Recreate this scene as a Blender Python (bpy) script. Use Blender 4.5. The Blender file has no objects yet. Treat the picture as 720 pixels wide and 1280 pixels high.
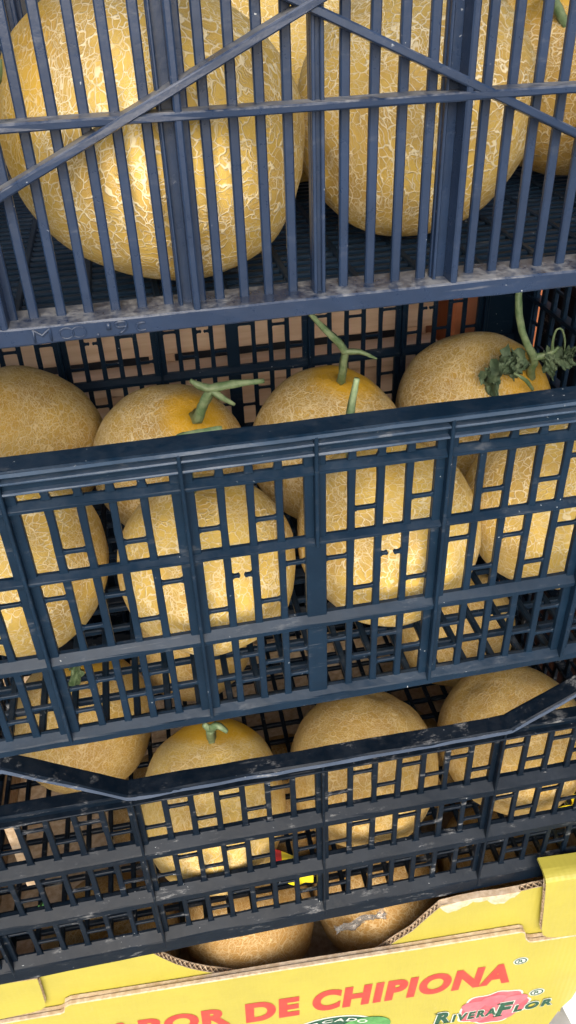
import bpy, bmesh, math, random
from mathutils import Vector, Matrix, Quaternion, noise as mn

S = 0.7                      # measured units -> metres
Z0 = 1.42                    # height of the measured origin above the pavement
rnd = random.Random(7)
scene = bpy.context.scene
COL = scene.collection

# ------------------------------------------------------------------ camera
right = Vector((0.98078, -0.19225, -0.03316)); up = Vector((0.13763, 0.56135, 0.81606)); fwd = Vector((0.13827, 0.80494, -0.57702))
cd = bpy.data.cameras.new("camera"); cam = bpy.data.objects.new("camera", cd); COL.objects.link(cam)
m3 = Matrix((right, up, -fwd)).transposed()
cam.matrix_world = Matrix.Translation(Vector((-0.11258, -0.51704, Z0)) * S) @ m3.to_4x4()
cd.sensor_fit = 'VERTICAL'; cd.sensor_height = 36; cd.lens = 36 * 998.47 / 1280
cd.clip_start = 0.01; cd.clip_end = 200
cd.dof.use_dof = False
scene.camera = cam

# ------------------------------------------------------------------ light
SUN_EL, SUN_AZ = math.radians(31), math.radians(190)      # azimuth from +y, clockwise seen from above
w = bpy.data.worlds.new("World"); scene.world = w; w.use_nodes = True
nt = w.node_tree; bg = nt.nodes['Background']
sky = nt.nodes.new('ShaderNodeTexSky'); sky.sky_type = 'NISHITA'; sky.sun_disc = False
sky.sun_elevation = SUN_EL; sky.sun_rotation = SUN_AZ; sky.dust_density = 3.0; sky.air_density = 1.0; sky.ozone_density = 1.0
nt.links.new(sky.outputs[0], bg.inputs[0]); bg.inputs[1].default_value = 0.085
sd = bpy.data.lights.new("sun", 'SUN'); sd.energy = 1.5; sd.angle = math.radians(55); sd.color = (1.0, 0.95, 0.87)
so = bpy.data.objects.new("sun", sd); COL.objects.link(so)
sdir = Vector((math.sin(SUN_AZ) * math.cos(SUN_EL), math.cos(SUN_AZ) * math.cos(SUN_EL), math.sin(SUN_EL)))
so.rotation_euler = sdir.to_track_quat('Z', 'Y').to_euler()
scene.view_settings.view_transform = 'Standard'; scene.view_settings.look = 'None'
scene.view_settings.exposure = 1.50; scene.view_settings.gamma = 1.0
scene.cycles.max_bounces = 8

# ------------------------------------------------------------------ materials
class NT:
    """small helper around a material node tree"""
    def __init__(s, name):
        s.m = bpy.data.materials.new(name); s.m.use_nodes = True
        s.t = s.m.node_tree; s.b = s.t.nodes['Principled BSDF']
    def n(s, kind, **kw):
        x = s.t.nodes.new(kind)
        for k, v in kw.items():
            if k in x.inputs: x.inputs[k].default_value = v
            else: setattr(x, k, v)
        return x
    def l(s, a, b): s.t.links.new(a, b)
    def put(s, sock, v):
        if hasattr(v, 'is_output') or hasattr(v, 'links'): s.l(v, sock)
        else: sock.default_value = v
    def math(s, op, a, b=None, c=None):
        x = s.t.nodes.new('ShaderNodeMath'); x.operation = op
        s.put(x.inputs[0], a)
        if b is not None: s.put(x.inputs[1], b)
        if c is not None: s.put(x.inputs[2], c)
        return x.outputs[0]
    def vmath(s, op, a, b=None, scale=None):
        x = s.t.nodes.new('ShaderNodeVectorMath'); x.operation = op
        s.put(x.inputs[0], a)
        if b is not None: s.put(x.inputs[1], b)
        if scale is not None: s.put(x.inputs['Scale'], scale)
        return x.outputs[0]
    def mix(s, f, a, b):
        x = s.t.nodes.new('ShaderNodeMix'); x.data_type = 'RGBA'
        s.put(x.inputs[0], f); s.put(x.inputs[6], a); s.put(x.inputs[7], b)
        return x.outputs[2]
    def ramp(s, v, lo, hi, a=0.0, b=1.0):
        x = s.t.nodes.new('ShaderNodeMapRange'); x.interpolation_type = 'SMOOTHSTEP'
        s.put(x.inputs[0], v); s.put(x.inputs[1], lo); s.put(x.inputs[2], hi); s.put(x.inputs[3], a); s.put(x.inputs[4], b)
        return x.outputs[0]
    def noise(s, vec, scale, detail=3.0, rough=0.55):
        x = s.t.nodes.new('ShaderNodeTexNoise'); x.inputs['Scale'].default_value = scale
        x.inputs['Detail'].default_value = detail; x.inputs['Roughness'].default_value = rough
        if vec is not None: s.l(vec, x.inputs['Vector'])
        return x
    def attr(s, name):
        x = s.t.nodes.new('ShaderNodeAttribute'); x.attribute_type = 'OBJECT'; x.attribute_name = name
        return x.outputs['Fac']
    def bump(s, h, strength=0.3, dist=0.002):
        x = s.t.nodes.new('ShaderNodeBump'); x.inputs['Strength'].default_value = strength; x.inputs['Distance'].default_value = dist
        s.l(h, x.inputs['Height']); s.l(x.outputs[0], s.b.inputs['Normal'])

def col(r, g, b): return (r, g, b, 1)

def plastic(name, base, rough, dust, wear, spec=0.3):
    k = NT(name); geo = k.n('ShaderNodeNewGeometry'); P = geo.outputs['Position']
    sep = k.n('ShaderNodeSeparateXYZ'); k.l(geo.outputs['Normal'], sep.inputs[0])
    n1 = k.noise(P, 22, 5, 0.65).outputs[0]
    n2 = k.noise(P, 150, 4, 0.7).outputs[0]
    c = k.mix(k.ramp(n1, 0.35, 0.7), col(*base), col(*[v * 1.35 for v in base]))
    # dust lying on the upward faces
    up_ = k.ramp(sep.outputs[2], 0.45, 0.95)
    d = k.math('MULTIPLY', k.ramp(k.math('ADD', k.math('MULTIPLY', n1, 0.6), k.math('MULTIPLY', n2, 0.5)), 0.45, 0.68), k.math('MULTIPLY', up_, dust))
    # scuffed streaks
    mp = k.n('ShaderNodeMapping'); mp.inputs['Scale'].default_value = (34, 70, 120); k.l(P, mp.inputs[0])
    n3 = k.noise(mp.outputs[0], 1.0, 6, 0.75).outputs[0]
    sc = k.math('MULTIPLY', k.math('MULTIPLY', k.ramp(n3, 0.56, 0.68), k.ramp(n1, 0.42, 0.60)), wear)
    # white specks
    vo = k.n('ShaderNodeTexVoronoi', feature='F1'); vo.inputs['Scale'].default_value = 330; k.l(k.vmath('ADD', P, k.vmath('SCALE', k.noise(P, 600, 2, .5).outputs['Color'], scale=0.003)), vo.inputs['Vector'])
    sx = k.n('ShaderNodeSeparateColor'); k.l(vo.outputs['Color'], sx.inputs[0])
    sp = k.math('MULTIPLY', k.ramp(vo.outputs['Distance'], 0.10, 0.19, 1, 0), k.math('MULTIPLY', k.ramp(sx.outputs[0], 0.93, 0.96), k.ramp(n1, 0.46, 0.62)))
    # long thin scratches
    m2 = k.n('ShaderNodeMapping'); m2.inputs['Scale'].default_value = (14, 420, 420); m2.inputs['Rotation'].default_value = (0, 0.06, 0.02); k.l(P, m2.inputs[0])
    n4 = k.noise(m2.outputs[0], 1.0, 3, 0.6).outputs[0]
    sc = k.math('ADD', sc, k.math('MULTIPLY', k.math('MULTIPLY', k.ramp(n4, 0.66, 0.74), k.ramp(n1, 0.48, 0.62)), 0.22))
    f = k.math('MINIMUM', k.math('ADD', d, sc), 0.85)
    c = k.mix(f, c, col(0.24, 0.24, 0.24)); c = k.mix(k.math('MULTIPLY', sp, 0.8), c, col(0.55, 0.58, 0.6))
    k.l(c, k.b.inputs['Base Color'])
    k.l(k.math('ADD', k.math('MULTIPLY', n2, 0.25), k.math('ADD', k.math('MULTIPLY', f, 0.4), rough - 0.12)), k.b.inputs['Roughness'])
    k.b.inputs['Specular IOR Level'].default_value = spec
    k.bump(n2, 0.16, 0.0012)
    return k.m

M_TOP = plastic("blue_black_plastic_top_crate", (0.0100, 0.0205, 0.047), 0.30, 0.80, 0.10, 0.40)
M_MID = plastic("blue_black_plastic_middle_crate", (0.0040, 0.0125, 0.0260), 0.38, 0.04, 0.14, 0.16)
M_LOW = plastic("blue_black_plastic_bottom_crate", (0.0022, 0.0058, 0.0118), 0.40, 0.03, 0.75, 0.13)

M_GLINT = plastic("blue_plastic_painted_glint", (0.017, 0.034, 0.062), 0.36, 0.1, 0.35, 0.5)  # paler blue stands in for light catching the rounded edges
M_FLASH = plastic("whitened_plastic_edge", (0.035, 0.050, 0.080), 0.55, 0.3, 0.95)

def melon_material():
    k = NT("netted_melon_rind")
    tc = k.n('ShaderNodeTexCoord'); oi = k.n('ShaderNodeObjectInfo')
    p = k.vmath('SCALE', tc.outputs['Object'], scale=1 / (0.093 * S))
    sz = k.n('ShaderNodeSeparateXYZ'); k.l(p, sz.inputs[0]); z = sz.outputs[2]
    off = k.n('ShaderNodeCombineXYZ')
    for i, q in enumerate((11.0, 17.0, 13.0)): k.l(k.math('MULTIPLY', oi.outputs['Random'], q), off.inputs[i])
    q = k.vmath('ADD', p, off.outputs[0])
    scale, amount, fine, smooth, tint = (k.attr(a) for a in ("net_scale", "net_amount", "net_fine", "net_smooth", "tint"))
    crown = k.attr("crown")
    # the net runs in rings round the stem end: squeeze the pattern along the axis there
    # (a smooth re-spacing of the axis, so the cells flatten without a seam)
    st = k.n('ShaderNodeCombineXYZ'); sxy = k.n('ShaderNodeSeparateXYZ'); k.l(p, sxy.inputs[0])
    k.l(sxy.outputs[0], st.inputs[0]); k.l(sxy.outputs[1], st.inputs[1])
    zz = k.math('MAXIMUM', z, 0.0)
    k.l(k.math('ADD', k.math('MULTIPLY', z, 0.78), k.math('MULTIPLY', k.math('MULTIPLY', zz, zz), k.math('MULTIPLY', zz, 0.75))), st.inputs[2])
    nz1 = k.noise(q, 3.0, 3, 0.6); nz2 = k.noise(q, 9, 1, 0.4)
    warp = k.vmath('ADD', k.vmath('SCALE', k.vmath('SUBTRACT', nz1.outputs['Color'], (0.5, 0.5, 0.5)), scale=0.30),
                   k.vmath('SCALE', k.vmath('SUBTRACT', nz2.outputs['Color'], (0.5, 0.5, 0.5)), scale=0.085))
    wv2 = k.vmath('ADD', k.vmath('ADD', st.outputs[0], off.outputs[0]), warp)
    wv = wv2
    pn = k.vmath('NORMALIZE', p)
    T1 = k.vmath('NORMALIZE', k.vmath('CROSS_PRODUCT', pn, (0.31, 0.52, 0.80))); T2 = k.vmath('CROSS_PRODUCT', pn, T1)
    def edges(vec, mul, lo, hi, wmul):
        sc_ = k.math('MULTIPLY', scale, mul)
        def vor(x):
            v = k.n('ShaderNodeTexVoronoi', feature='DISTANCE_TO_EDGE'); k.l(x, v.inputs['Vector']); k.l(sc_, v.inputs['Scale'])
            return v.outputs['Distance']
        # cells are cut from a solid: divide by the slope along the skin, so every cord keeps its width
        e = 0.002; d0 = vor(vec)
        s1 = k.math('SUBTRACT', vor(k.vmath('ADD', vec, k.vmath('SCALE', T1, scale=e))), d0)
        s2 = k.math('SUBTRACT', vor(k.vmath('ADD', vec, k.vmath('SCALE', T2, scale=e))), d0)
        g = k.math('SQRT', k.math('ADD', k.math('MULTIPLY', s1, s1), k.math('MULTIPLY', s2, s2)))
        g = k.math('MAXIMUM', k.math('DIVIDE', g, k.math('MULTIPLY', sc_, e)), 0.30)
        nb = k.noise(q, 7 * wmul, 2, 0.5).outputs[0]
        wd = k.ramp(nb, 0.3, 0.72, lo, hi)
        return k.math('DIVIDE', d0, g), wd
    d1, w1 = edges(wv2, 1.0, 0.06, 0.135, 0.6)
    d2, w2 = edges(k.vmath('ADD', wv2, (3.3, 1.7, 9.1)), 1.8, -0.03, 0.15, 0.7)
    d3, w3 = edges(k.vmath('ADD', k.vmath('MULTIPLY', wv, (1.0, 1.0, 1.6)), (7.3, 2.7, 1.1)), 2.1, 0.03, 0.15, 0.8)
    l1 = k.math('MULTIPLY', k.ramp(d1, k.math('MULTIPLY', w1, 0.3), w1, 1, 0), k.ramp(nz1.outputs[0], 0.30, 0.50, 0.55, 1.0))
    l2 = k.math('MULTIPLY', k.ramp(d2, k.math('MULTIPLY', w2, 0.3), k.math('MAXIMUM', w2, 0.004), 1, 0), 0.75)
    l3 = k.math('MULTIPLY', k.ramp(d3, k.math('MULTIPLY', w3, 0.2), w3, 1, 0), fine)
    net = k.math('MAXIMUM', k.math('MULTIPLY', k.math('MAXIMUM', l1, l2), k.math('SUBTRACT', 1.0, k.math('MULTIPLY', fine, 0.4))), l3)
    apex = k.math('MULTIPLY', k.ramp(z, 0.86, 1.0), crown)                       # bald golden skin round the stalk
    net = k.math('MULTIPLY', net, k.math('SUBTRACT', 1.0, k.math('MULTIPLY', apex, 0.8)))
    big = k.noise(q, 1.7, 3, 0.6).outputs[0]; mid = k.noise(q, 5.5, 4, 0.65).outputs[0]; tiny = k.noise(q, 45, 3, 0.6).outputs[0]
    skin = k.mix(k.ramp(big, 0.35, 0.68), col(0.66, 0.450, 0.105), col(0.48, 0.310, 0.085))
    skin = k.mix(k.math('MULTIPLY', k.ramp(mid, 0.5, 0.75), 0.45), skin, col(0.64, 0.47, 0.16))
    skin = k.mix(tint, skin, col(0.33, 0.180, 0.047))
    skin = k.mix(k.math('MULTIPLY', apex, 0.9), skin, col(0.60, 0.33, 0.012))
    speck = k.ramp(tiny, 0.62, 0.74)
    skin = k.mix(k.math('MULTIPLY', speck, 0.25), skin, col(0.30, 0.19, 0.06))
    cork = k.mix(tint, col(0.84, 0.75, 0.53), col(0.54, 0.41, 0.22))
    cork = k.mix(k.ramp(mid, 0.35, 0.7), cork, col(0.76, 0.63, 0.38))
    c = k.mix(k.math('MULTIPLY', net, amount), skin, cork)
    k.l(c, k.b.inputs['Base Color'])
    k.l(k.math('ADD', 0.50, k.math('MULTIPLY', net, 0.3)), k.b.inputs['Roughness'])
    k.b.inputs['Specular IOR Level'].default_value = 0.14
    k.b.inputs['Subsurface Weight'].default_value = 0.0
    h = k.math('ADD', k.math('MULTIPLY', net, k.math('SUBTRACT', 1.0, smooth)), k.math('ADD', k.math('MULTIPLY', mid, 0.6), k.math('MULTIPLY', tiny, 0.12)))
    k.bump(h, 0.6, 0.0012)
    return k.m
M_MELON = melon_material()

def simple(name, a, b, scale, rough=0.6, bump=0.3, detail=4, bd=0.002, trans=0.0):
    k = NT(name); tc = k.n('ShaderNodeNewGeometry')
    n = k.noise(tc.outputs['Position'], scale, detail, 0.6).outputs[0]
    k.l(k.mix(k.ramp(n, 0.32, 0.7), col(*a), col(*b)), k.b.inputs['Base Color'])
    k.b.inputs['Roughness'].default_value = rough
    if trans: k.b.inputs['Transmission Weight'].default_value = trans
    if bump: k.bump(n, bump, bd)
    return k.m
M_STEM = simple("green_stalk", (0.085, 0.145, 0.060), (0.20, 0.255, 0.135), 120, 0.55)
M_LEAF = simple("withered_leaf", (0.032, 0.062, 0.030), (0.110, 0.155, 0.085), 110, 0.7)
M_FRESH = simple("fresh_leaf", (0.05, 0.19, 0.05), (0.09, 0.28, 0.08), 90, 0.5)
def card():
    k = NT("yellow_printed_card"); g = k.n('ShaderNodeNewGeometry'); P = g.outputs['Position']
    n = k.noise(P, 9, 5, 0.65).outputs[0]; f = k.noise(P, 260, 3, 0.6).outputs[0]; m = k.noise(P, 48, 5, 0.7).outputs[0]
    c = k.mix(k.ramp(n, 0.3, 0.7), col(0.39, 0.34, 0.050), col(0.34, 0.295, 0.048))
    c = k.mix(k.math('MULTIPLY', k.ramp(m, 0.66, 0.76), 0.35), c, col(0.47, 0.41, 0.20))
    c = k.mix(k.math('MULTIPLY', k.ramp(f, 0.66, 0.76), 0.25), c, col(0.30, 0.25, 0.08))
    k.l(c, k.b.inputs['Base Color']); k.b.inputs['Roughness'].default_value = 0.42
    w_ = k.n('ShaderNodeTexWave'); w_.bands_direction = 'X'; w_.inputs['Scale'].default_value = 58; w_.inputs['Distortion'].default_value = 0.4; k.l(P, w_.inputs['Vector'])
    k.bump(k.math('ADD', k.math('MULTIPLY', w_.outputs['Fac'], 0.16), k.math('ADD', k.math('MULTIPLY', n, 2.0), k.math('MULTIPLY', m, 0.3))), 0.35, 0.0022)
    return k.m
M_YELLOW = card()
M_KRAFT = simple("kraft_card", (0.43, 0.30, 0.18), (0.60, 0.47, 0.33), 160, 0.85, 0.5)
M_RED = simple("red_print", (0.40, 0.035, 0.028), (0.44, 0.050, 0.036), 60, 0.45, 0)
M_GREENINK = simple("dark_green_print", (0.006, 0.055, 0.030), (0.010, 0.075, 0.040), 60, 0.45, 0)
M_PINK = simple("pink_print", (0.42, 0.055, 0.080), (0.46, 0.12, 0.14), 45, 0.45, 0)
M_WHITE = simple("white_print", (0.45, 0.50, 0.44), (0.50, 0.53, 0.48), 60, 0.45, 0)
M_WOOD_G = simple("concrete_pavement", (0.30, 0.30, 0.29), (0.42, 0.42, 0.41), 30, 0.9, 0.4, 8)
M_WALL = simple("dark_sky_blocker", (0.035, 0.034, 0.035), (0.055, 0.053, 0.052), 12, 0.9, 0.2)  # for the added wall that keeps the background dark
M_ORANGE = simple("orange_card", (0.50, 0.15, 0.055), (0.58, 0.20, 0.08), 25, 0.6, 0.1)
M_FILM = simple("clear_film", (0.62, 0.60, 0.56), (0.74, 0.72, 0.68), 80, 0.25, 0.6, 5, 0.004, 0.85)
M_BAG = simple("white_plastic_bag", (0.66, 0.68, 0.68), (0.78, 0.79, 0.79), 40, 0.4, 0.4)
M_LABELY = simple("yellow_label_paper", (0.85, 0.68, 0.02), (0.80, 0.62, 0.02), 60, 0.4, 0)
M_LABELR = simple("red_label_ink", (0.55, 0.02, 0.02), (0.48, 0.02, 0.02), 60, 0.4, 0)
def wood():
    k = NT("raw_pine_wood"); g = k.n('ShaderNodeNewGeometry')
    mp = k.n('ShaderNodeMapping'); mp.inputs['Scale'].default_value = (6, 60, 90); k.l(g.outputs['Position'], mp.inputs[0])
    n = k.noise(mp.outputs[0], 1.0, 6, 0.65).outputs[0]
    k.l(k.mix(k.ramp(n, 0.3, 0.7), col(0.62, 0.40, 0.25), col(0.76, 0.55, 0.38)), k.b.inputs['Base Color'])
    k.b.inputs['Roughness'].default_value = 0.8; k.bump(n, 0.3, 0.002)
    return k.m
M_WOOD = wood()

# ------------------------------------------------------------------ mesh helpers (all lengths in measured units)
def mesh(name, verts, faces, mat, smooth=False, mats=None, fm=None):
    me = bpy.data.meshes.new(name)
    me.from_pydata([(v[0] * S, v[1] * S, v[2] * S) for v in verts], [], faces)
    for m in (mats or [mat]): me.materials.append(m)
    if fm: me.polygons.foreach_set('material_index', fm)
    if smooth: me.polygons.foreach_set('use_smooth', [True] * len(faces))
    me.update(); return me
BASE = {}
def put(name, me, parent=None, loc=(0, 0, 0), rot=None):
    """link a mesh object; loc in measured world units (z from the measured origin) or local to a parent's own base"""
    o = bpy.data.objects.new(name, me); COL.objects.link(o)
    if parent is None: o.location = Vector((loc[0], loc[1], loc[2] + Z0)) * S
    else:
        b = BASE.get(parent.name, (0, 0, 0)); o.parent = parent
        o.location = Vector((loc[0] - b[0], loc[1] - b[1], loc[2] - b[2])) * S
    if rot: o.rotation_euler = rot
    return o
def thing(name, label, cat, base, rz=0, group=None):
    o = bpy.data.objects.new(name, None); COL.objects.link(o)
    o.location = Vector((base[0], base[1], base[2] + Z0)) * S; o.rotation_euler = (0, 0, rz); o.empty_display_size = 0.05
    BASE[o.name] = base; tag(o, label, cat, group); return o
def tag(o, label, cat, group=None):
    o['label'] = label; o['category'] = cat
    if group: o['group'] = group
    return o

def box_v(x0, x1, y0, y1, z0, z1, c=0.0008):
    """chamfered box: 24 verts"""
    V = []; F = []
    xs, ys, zs = (x0, x1), (y0, y1), (z0, z1)
    idx = {}
    for i in (0, 1):
        for j in (0, 1):
            for kk in (0, 1):
                sx, sy, sz = (1 - 2 * i), (1 - 2 * j), (1 - 2 * kk)
                for ax in range(3):
                    p = [xs[i] + sx * c, ys[j] + sy * c, zs[kk] + sz * c]; p[ax] = (xs, ys, zs)[ax][(i, j, kk)[ax]]
                    idx[(i, j, kk, ax)] = len(V); V.append(p)
    I = lambda i, j, kk, ax: idx[(i, j, kk, ax)]
    for s in (0, 1):
        F.append([I(s, 0, 0, 0), I(s, 1, 0, 0), I(s, 1, 1, 0), I(s, 0, 1, 0)][::1 if s else -1])
        F.append([I(0, s, 0, 1), I(0, s, 1, 1), I(1, s, 1, 1), I(1, s, 0, 1)][::1 if s else -1])
        F.append([I(0, 0, s, 2), I(1, 0, s, 2), I(1, 1, s, 2), I(0, 1, s, 2)][::1 if s else -1])
    for a in (0, 1):
        for b in (0, 1):
            F.append([I(a, b, 0, 0), I(a, b, 1, 0), I(a, b, 1, 1), I(a, b, 0, 1)])
            F.append([I(a, 0, b, 0), I(a, 1, b, 0), I(a, 1, b, 2), I(a, 0, b, 2)])
            F.append([I(0, a, b, 1), I(1, a, b, 1), I(1, a, b, 2), I(0, a, b, 2)])
    for i in (0, 1):
        for j in (0, 1):
            for kk in (0, 1): F.append([I(i, j, kk, 0), I(i, j, kk, 1), I(i, j, kk, 2)])
    return V, F
def fixn(me):
    bm = bmesh.new(); bm.from_mesh(me); bmesh.ops.recalc_face_normals(bm, faces=bm.faces); bm.to_mesh(me); bm.free(); return me
def boxm(name, x0, x1, y0, y1, z0, z1, mat, c=0.0008):
    V, F = box_v(x0, x1, y0, y1, z0, z1, c); return fixn(mesh(name, V, F, mat))

def prism(name, outline, y0, y1, mat, c=0.0, mats=None, front_mat=None, edge_mat=None):
    """extrude an (x, z) outline from y0 (towards the camera) to y1, with a small front chamfer"""
    n = len(outline); V = []; F = []
    cx = sum(p[0] for p in outline) / n; cz = sum(p[1] for p in outline) / n
    rings = []
    if c > 0:
        ins = []
        area = sum(outline[i][0] * outline[(i + 1) % n][1] - outline[(i + 1) % n][0] * outline[i][1] for i in range(n))
        sg = 1 if area > 0 else -1
        for i in range(n):
            a, b, d = Vector(outline[i - 1]), Vector(outline[i]), Vector(outline[(i + 1) % n])
            e1, e2 = (b - a), (d - b)
            n1 = Vector((-e1.y, e1.x)).normalized() * sg; n2 = Vector((-e2.y, e2.x)).normalized() * sg
            nn = n1 + n2
            nn = nn.normalized() if nn.length > 1e-6 else n1
            ins.append((b.x + nn.x * c, b.y + nn.y * c))
        rings.append([(p[0], y0, p[1]) for p in ins]); rings.append([(p[0], y0 + c, p[1]) for p in outline])
    else: rings.append([(p[0], y0, p[1]) for p in outline])
    rings.append([(p[0], y1, p[1]) for p in outline])
    for r in rings: V += r
    F.append(list(range(n))); fm = [0]
    for r in range(len(rings) - 1):
        for i in range(n):
            j = (i + 1) % n; F.append([r * n + i, r * n + j, (r + 1) * n + j, (r + 1) * n + i]); fm.append(1 if mats else 0)
    F.append(list(range((len(rings) - 1) * n, len(rings) * n))[::-1]); fm.append(1 if mats else 0)
    return fixn(mesh(name, V, F, mat, mats=mats, fm=fm if mats else None))

def sweep(name, path, section, mat, jit=0.0, seed=0, sub=0.03):
    """sweep a (y, z) section along an x-z path; small unevenness along it"""
    P = []
    for i in range(len(path) - 1):
        a, b = Vector(path[i]), Vector(path[i + 1]); k = max(1, int((b - a).length / sub))
        for j in range(k): P.append(a.lerp(b, j / k))
    P.append(Vector(path[-1])); m = len(section); V = []; F = []
    for i, p in enumerate(P):
        for j, (y, z) in enumerate(section):
            q = Vector((p.x * 23 + seed * 7.1, j * 3.7, seed * 1.3))
            V.append((p.x, y + jit * mn.noise(q), p.y + z + jit * mn.noise(q + Vector((0, 0, 17)))))
    for i in range(len(P) - 1):
        for j in range(m):
            k = (j + 1) % m; F.append([i * m + j, i * m + k, (i + 1) * m + k, (i + 1) * m + j])
    F.append(list(range(m))); F.append([(len(P) - 1) * m + j for j in range(m)][::-1])
    return fixn(mesh(name, V, F, mat))
def rect(y0, y1, z0, z1, c=0.0009):
    return [(y0 + c, z0), (y1, z0), (y1, z1 - c), (y1 - c, z1), (y0 + c, z1), (y0, z1 - c), (y0, z0 + c)]
def tube(name, pts, radii, mat, sides=10, seed=0, sub=4, slim=0.80):
    """round tapering stalk along a smooth curve through pts"""
    P = [Vector(p) for p in pts]; C = []; R = []
    for i in range(len(P) - 1):
        p0 = P[max(0, i - 1)]; p1 = P[i]; p2 = P[i + 1]; p3 = P[min(len(P) - 1, i + 2)]
        for j in range(sub):
            t = j / sub; t2 = t * t; t3 = t2 * t
            C.append(0.5 * ((2 * p1) + (p2 - p0) * t + (2 * p0 - 5 * p1 + 4 * p2 - p3) * t2 + (3 * p1 - p0 - 3 * p2 + p3) * t3))
            R.append(slim * (radii[i] * (1 - t) + radii[i + 1] * t))
    C.append(P[-1]); R.append(slim * radii[-1]); V = []; F = []
    for i, c in enumerate(C):
        d = (C[min(i + 1, len(C) - 1)] - C[max(0, i - 1)]).normalized()
        a = d.orthogonal().normalized() if i == 0 else (a - d * a.dot(d)).normalized()
        b = d.cross(a)
        for s in range(sides):
            th = 2 * math.pi * s / sides
            rr = R[i] * (1 + 0.17 * math.sin(5 * th + seed + 0.3 * i) + 0.22 * mn.noise(Vector((i * 0.7, s * 1.3, seed))))
            V.append(c + (a * math.cos(th) + b * math.sin(th)) * rr)
    for i in range(len(C) - 1):
        for s in range(sides):
            t = (s + 1) % sides; F.append([i * sides + s, i * sides + t, (i + 1) * sides + t, (i + 1) * sides + s])
    F.append(list(range(sides))[::-1]); F.append([(len(C) - 1) * sides + s for s in range(sides)])
    return fixn(mesh(name, V, F, mat, smooth=True))
def leaf(name, c, ax, ay, lx, ly, mat, amp=0.008, seed=0, n=14):
    """small shrivelled leaf: a crumpled sheet with a lobed outline"""
    c, ax, ay = Vector(c), Vector(ax).normalized(), Vector(ay).normalized(); az = ax.cross(ay); V = []; F = []
    for i in range(n + 1):
        for j in range(n + 1):
            u, v = i / n * 2 - 1, j / n * 2 - 1
            wv = max(0.05, (1 - abs(u) ** 2.2)) * (0.8 + 0.25 * math.sin(u * 9 + seed))
            q = Vector((u * 1.6, v * 1.6, seed * 5.3)); q2 = q * 2.6
            d = amp * (1.5 * mn.noise(q) + 1.1 * mn.noise(q2) - 1.2 * v * v)
            V.append(c + ax * (u * lx + amp * 0.6 * mn.noise(q2 + Vector((3, 1, 2)))) + ay * (v * wv * ly) + az * d)
    for i in range(n):
        for j in range(n): a = i * (n + 1) + j; F.append([a, a + 1, a + n + 2, a + n + 1])
    return mesh(name, V, F, mat, smooth=True)

# ------------------------------------------------------------------ the setting
def struct(o): o['kind'] = 'structure'; return o
V, F = [], []
for i in range(25):
    for j in range(25): V.append(((i - 12) * 5.0, (j - 12) * 5.0, 0))
for i in range(24):
    for j in range(24): a = i * 25 + j; F.append([a, a + 25, a + 26, a + 1])
struct(put("pavement", mesh("pavement", V, F, M_WOOD_G), loc=(0, 0, -1.42)))
struct(put("wall", boxm("wall", -4, 4, 0.86, 1.06, 0, 2.6, M_WALL, 0.01), loc=(0, 0, -1.42)))  # added dark wall, set close to block sky light from behind

# ------------------------------------------------------------------ crates
HX, DY = 0.435, 0.565           # half width, depth
def slat_outline(w_, h, fl=0.0022, seed=0):
    r = random.Random(seed); a = w_ / 2
    prof = [(0, a + fl), (0.0012, a + fl * 0.45), (0.0032, a + 0.0002)] + [(h * t, a + r.uniform(-.0003, .0003)) for t in (0.3, 0.5, 0.7)] + [(h - 0.0032, a + 0.0002), (h - 0.0012, a + fl * 0.45), (h, a + fl)]
    pts = [(x, z) for z, x in prof]; r2 = [(-(x + r.uniform(-.0003, .0003)), z) for z, x in reversed(prof)]
    return pts + r2
def tie_outline(wd, h=0.0034, fl=0.0017):
    prof = [(-wd / 2, h / 2 + fl), (-wd / 2 + 0.0009, h / 2 + fl * 0.4), (-wd / 2 + 0.0026, h / 2), (wd / 2 - 0.0026, h / 2), (wd / 2 - 0.0009, h / 2 + fl * 0.4), (wd / 2, h / 2 + fl)]
    return [(x, z) for x, z in prof] + [(x, -z) for x, z in reversed(prof)]
def stub_outline(l, h=0.0034):
    return [(0, -h / 2 - .0016), (0.002, -h / 2), (l - .002, -h / 2 * .9), (l, -h / 2 * 1.3), (l + .0012, 0), (l, h / 2 * 1.3), (l - .002, h / 2 * .9), (0.002, h / 2), (0, h / 2 + .0016)]

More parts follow.
